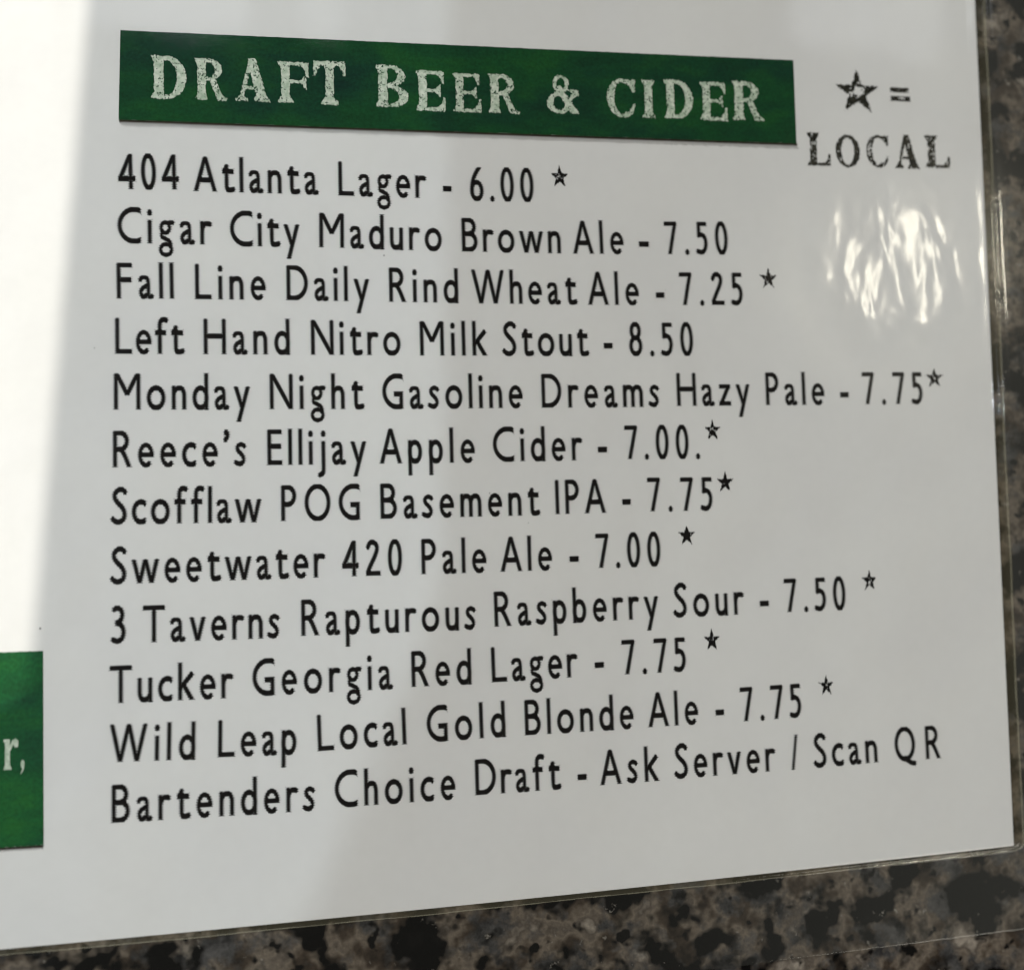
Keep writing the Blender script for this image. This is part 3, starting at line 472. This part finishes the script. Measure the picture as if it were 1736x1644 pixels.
HEADING = [('D', -41.88, -37.922, 46.217, 51.457), ('R', -36.898, -33.236, 46.334, 51.361), ('A', -32.316, -28.248, 46.446, 51.633), ('F', -27.294, -23.677, 46.483, 51.502), ('T', -23.121, -19.241, 46.467, 51.846), ('B', -15.625, -11.639, 46.529, 51.759), ('E', -10.699, -7.091, 46.271, 51.326), ('E', -6.083, -2.635, 46.315, 51.246), ('R', -1.662, 2.191, 46.405, 51.367), ('&', 5.742, 9.885, 46.763, 51.697), ('C', 13.549, 17.318, 46.593, 51.656), ('I', 18.18, 19.92, 46.709, 51.635), ('D', 21.173, 25.019, 46.817, 51.85), ('E', 26.004, 29.647, 46.768, 51.831), ('R', 30.433, 34.712, 47.041, 52.164)]
LEGEND = [('L', 40.513, 43.751, 41.361, 45.766), ('O', 44.492, 47.983, 41.281, 45.668), ('C', 48.913, 52.145, 41.444, 45.855), ('A', 52.954, 56.52, 41.484, 46.04), ('L', 57.384, 61.035, 41.735, 46.154)]
LEGEND_STAR = ('*', 44.922, 51.026, 48.933, 54.571)
LEGEND_EQUALS = [('=', 52.743, 55.498, 51.821, 52.47), ('=', 52.768, 55.651, 50.612, 51.301)]
BANNER = [(-45.353, 54.24), (39.095, 55.391), (39.05, 44.203), (-45.592, 43.48)]
SIDE_BANNER = [(-83.268, -17.628), (-53.895, -17.804), (-53.829, -39.185), (-82.954, -38.889)]
SIDE_R = ('r', -58.017, -56.484, -30.712, -27.391)
SIDE_COMMA = (',', -56.39, -55.744, -31.302, -29.75)
SPECKS = [(-15.012, 28.084, 0.1), (-26.278, -22.657, 0.09), (1.926, -4.649, 0.07), (-2.793, -0.963, 0.08), (20.405, 24.425, 0.05), (-54.207, -15.294, 0.12), (-48.345, 16.503, 0.07)]


# ------------------------------------------------------------------ the setting: granite counter
def box_mesh(name, x0, x1, y0, y1, z0, z1, m):
    v = [(x, y, z) for z in (z0, z1) for (x, y) in ((x0, y0), (x1, y0), (x1, y1), (x0, y1))]
    f = [(3, 2, 1, 0), (4, 5, 6, 7), (0, 1, 5, 4), (1, 2, 6, 5), (2, 3, 7, 6), (3, 0, 4, 7)]
    return link(name, v, f, m)
top = box_mesh("countertop", -0.6, 0.6, -0.5, 0.5, -0.03, 0.0, GRANITE); top['kind'] = 'structure'

# ------------------------------------------------------------------ the menu
menu = bpy.data.objects.new("menu", None); C.objects.link(menu); menu.empty_display_size = 0.02
menu['label'] = "white laminated drinks menu printed in black and green, lying on dark speckled granite"
menu['category'] = "menu"

CORNER = np.array([65.12, -48.01]); EA = np.array([123.45, 2.08]); EA /= np.linalg.norm(EA); EB = np.array([-0.9, -113.41]); EB /= np.linalg.norm(EB)
def frame(a, b):
    """a runs along the bottom edge (0 at the paper's corner, + outwards), b along the right edge (+ outwards)"""
    bow = -0.38 * np.clip(1 - ((a + 62) / 62) ** 2, 0, 1) * np.exp(-(np.maximum(-b, 0) / 25) ** 2)
    return CORNER[0] + a * EA[0] + (b + -bow) * EB[0], CORNER[1] + a * EA[1] + (b - bow) * EB[1]
A0, B0 = -205.0, -165.0
def paper_sheet():
    n = 60; V = []; F = []
    As = np.linspace(A0, 0, n)
    for zz in (0.20 * MM, 0.40 * MM):
        for b in np.linspace(B0, 0, n):
            for a in As:
                x, y = frame(a, b); V.append((x * MM, y * MM, zz))
    o = n * n
    for j in range(n - 1):
        for i in range(n - 1):
            k = j * n + i
            F.append((o + k, o + k + n, o + k + n + 1, o + k + 1)); F.append((k, k + 1, k + n + 1, k + n))
    for i in range(n - 1):
        F.append((i, o + i, o + i + 1, i + 1)); k = (n - 1) * n + i; F.append((k, k + 1, o + k + 1, o + k))
        k = i * n; F.append((k, k + n, o + k + n, o + k)); k = i * n + n - 1; F.append((k, o + k, o + k + n, k + n))
    return link("paper_sheet", V, F, PAPER, menu)
paper_sheet()

Z_BASE, Z_OVER = 0.412 * MM, 0.424 * MM
def quad(name, q, z, m, parent, nx=1):
    V = [(x * MM, y * MM, z) for (x, y) in q]
    return link(name, V, [(3, 2, 1, 0)], m, parent)

# green banner: slightly ragged edge, brown screened shadow below it
def ragged_quad(name, q, z, m, parent, n=220, amp=0.05, seed=3):
    tl, tr, br, bl = [np.array(p) for p in q]; V = []; F = []
    for k in range(n + 1):
        t = k / n; a = tl + (tr - tl) * t; b = bl + (br - bl) * t
        e = (hash_noise(np.array(t * 150), np.array(0.3), 1.0, seed) - 0.5) * amp; f = (hash_noise(np.array(t * 150), np.array(9.3), 1.0, seed) - 0.5) * amp
        V.append((a[0] * MM, (a[1] + float(e)) * MM, z)); V.append((b[0] * MM, (b[1] + float(f)) * MM, z))
    for k in range(n): F.append((2 * k, 2 * k + 1, 2 * k + 3, 2 * k + 2))
    return link(name, V, F, m, parent)
def screened_shadow(parent, bl, br, depth, step, fade):
    """the printer's drop shadow: a dark line that breaks into slanted screen strokes"""
    bl, br = np.array(bl), np.array(br); L = np.linalg.norm(br - bl); u = (br - bl) / L; d = np.array([u[1], -u[0]])
    V = []; F = []
    def P(s_, t_): p = bl + u * s_ + d * t_; return (p[0] * MM, p[1] * MM, Z_BASE)
    n = 200
    for k in range(n):
        i = len(V); a, b = L * k / n, L * (k + 1) / n
        V.extend([P(a, 0), P(b, 0), P(b, depth), P(a, depth)]); F.append((i + 3, i + 2, i + 1, i))
    k = 0.0
    while k < L - step:
        ln = fade * (0.75 + 0.5 * float(hash_noise(np.array(k), np.array(1.1), 3.0, 4)))
        i = len(V); w = step * 0.5
        V.extend([P(k, depth), P(k + w, depth), P(k + w + ln * 0.8, depth + ln), P(k + w * 0.5 + ln * 0.8, depth + ln)]); F.append((i + 3, i + 2, i + 1, i)); k += step
    return link("printed_shadow", V, F, BROWN, parent)

banner = ragged_quad("heading_banner", BANNER, Z_BASE, GREEN, menu)
banner['label'] = "dark green banner with pale worn western capitals"
V, F = [], []
for k, (ch, l, r, b, t) in enumerate(HEADING):
    shape_mesh(V, F, ch, l, r, b, t, Z_OVER, 70, 0.335 if k % 3 else 0.28, 11 + k, wf=9.5, rag=0.022)
link("heading_lettering", V, F, CREAM, banner)
screened_shadow(banner, (BANNER[3][0] + 0.05, BANNER[3][1]), (BANNER[2][0] + 0.10, BANNER[2][1]), 0.26, 0.285, 0.50)

side = ragged_quad("side_banner", SIDE_BANNER, Z_BASE, GREEN_SIDE, menu, seed=8)
side['label'] = "green block cut off by the left edge of the photo"
V, F = [], []
for ch, l, r, b, t in (SIDE_R, SIDE_COMMA): shape_mesh(V, F, ch, l, r, b, t, Z_OVER, 44, 0.10, 50, rag=0.01)
link("side_lettering", V, F, CREAM, side)
screened_shadow(side, SIDE_BANNER[3], SIDE_BANNER[2], 0.25, 0.285, 0.22)

CAP = 4.20
for n, row in enumerate(LINES):
    V, F = [], []
    for it in row:
        if it[0] == '*': continue
        word_mesh(V, F, it[0], *it[1:], CAP, Z_BASE)
    ln = link("text_line", V, F, BLACK, menu)
    price = [it[0] for it in row if it[0][0] in '678' and '.' in it[0]]
    for it in row:
        if it[0] != '*': continue
        V, F = [], []; _, cx, cy, w, hh = it
        w *= 1.0
        shape_mesh(V, F, '*', cx - w / 2, cx + w / 2, cy - hh / 2, cy + hh / 2, Z_BASE, 40, 0.30, 70 + n, tilt=0.0, wf=7.0, rag=0.03, holes=0.42)
        link("star", V, F, BLACK, ln)

legend = bpy.data.objects.new("legend", None); C.objects.link(legend); legend.parent = menu
V, F = [], []; ch, l, r, b, t = LEGEND_STAR
shape_mesh(V, F, '*', l, r, b, t, Z_BASE, 90, 0.50, 91, wf=5.0, rag=0.025, holes=0.36)
link("legend_star", V, F, WORN, legend)
V, F = [], []
for k, (ch, l, r, b, t) in enumerate(LEGEND_EQUALS): shape_mesh(V, F, '=', l, r, b, t, Z_BASE, 14, 0.28, 95 + k, wf=6.0, rag=0.05)
link("equals_sign", V, F, WORN, legend)
V, F = [], []
for k, (ch, l, r, b, t) in enumerate(LEGEND): shape_mesh(V, F, ch, l, r, b, t, Z_BASE, 60, 0.33 if k in (2, 4) else 0.25, 100 + k, wf=7.5, rag=0.025)
link("legend_word", V, F, WORN, legend)

# stray specks caught in the print
for n, (x, y, r) in enumerate(SPECKS):
    V = [((x + r * (1 + 0.3 * math.sin(3 * k + n)) * math.cos(k * PI / 4)) * MM, (y + r * 0.7 * math.sin(k * PI / 4)) * MM, Z_OVER) for k in range(8)]
    link("ink_speck", V, [tuple(range(8))], BLACK, menu)

# ------------------------------------------------------------------ clear laminate over the whole menu, sealed to a flange beyond the paper
FA, FB = 12.0, 10.9
def film():
    def samples(lo, out):
        return np.unique(np.concatenate([np.linspace(lo, -8, 90), np.linspace(-8, -1.5, 26), np.linspace(-1.5, 3.4, 110), np.linspace(3.4, out, 30)]))
    As = samples(A0 + 1, FA); Bs = samples(B0 + 1, FB); na, nb = len(As), len(Bs)
    ga, gb = np.meshgrid(As, Bs)
    x, y = frame(ga, gb)
    sst = lambda e0, e1, v: (lambda t: t * t * (3 - 2 * t))(np.clip((v - e0) / (e1 - e0), 0, 1))
    # distance outwards, the step is wider along the right side than along the bottom
    wob = 0.12 * np.sin(gb * 0.21) + 0.07 * np.sin(gb * 0.57 + 1.0); wob2 = 0.10 * np.sin(ga * 0.19) + 0.06 * np.sin(ga * 0.5)
    da = np.maximum(ga + wob * 0.35 + 0.55, 0) / 1.75; db = np.maximum(gb + wob2 * 0.35 + 0.30, 0) / 0.85
    d = np.hypot(da, db)                                  # 0 above the paper .. 1 at the foot of the step
    sr = lambda v, w: w * np.log1p(np.exp(np.clip(v / w, -40, 40)))      # soft ramp
    z = 0.52 + 0.045 * (sr(ga + 1.35 + 0.6 * wob, 0.10) - sr(ga + 0.02, 0.05)) - 0.36 * sst(0.0, 1.0, d) + 0.055 * np.exp(-((d - 1.18) / 0.10) ** 2) + 0.03 * np.exp(-((d - 1.65) / 0.26) ** 2) + 0.052 * (sr(ga - 1.75 - 0.5 * wob, 0.08) - sr(ga - 3.0 - wob, 0.15)) * np.exp(-np.maximum(ga - 3.2, 0) / 2.0) * sst(0.5, -2.0, gb)
    z = z + 0.012 * np.sin(ga * 0.13 + gb * 0.05) * np.exp(-np.maximum(d, 0) ** 2)
    # rounded outer corner
    V = np.stack([x * MM, y * MM, z * MM], -1).reshape(-1, 3)
    idx = np.arange(na * nb).reshape(nb, na)
    Fq = np.stack([idx[:-1, :-1], idx[1:, :-1], idx[1:, 1:], idx[:-1, 1:]], -1).reshape(-1, 4)
    V = [tuple(map(float, p)) for p in V]; F = [tuple(map(int, q)) for q in Fq]
    def skirt(ids):
        base = len(V)
        for i in ids: V.append((V[i][0], V[i][1], 0.03 * MM))
        for k in range(len(ids) - 1): F.append((ids[k], base + k, base + k + 1, ids[k + 1]))
    skirt([int(i) for i in idx[-1, :]]); skirt([int(i) for i in idx[::-1, -1]])
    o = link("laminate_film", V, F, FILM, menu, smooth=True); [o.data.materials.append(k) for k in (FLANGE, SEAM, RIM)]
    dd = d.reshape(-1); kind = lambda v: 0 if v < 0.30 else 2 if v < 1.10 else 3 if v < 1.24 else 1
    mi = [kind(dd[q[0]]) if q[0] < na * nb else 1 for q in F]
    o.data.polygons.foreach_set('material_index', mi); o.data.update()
    return o
film()
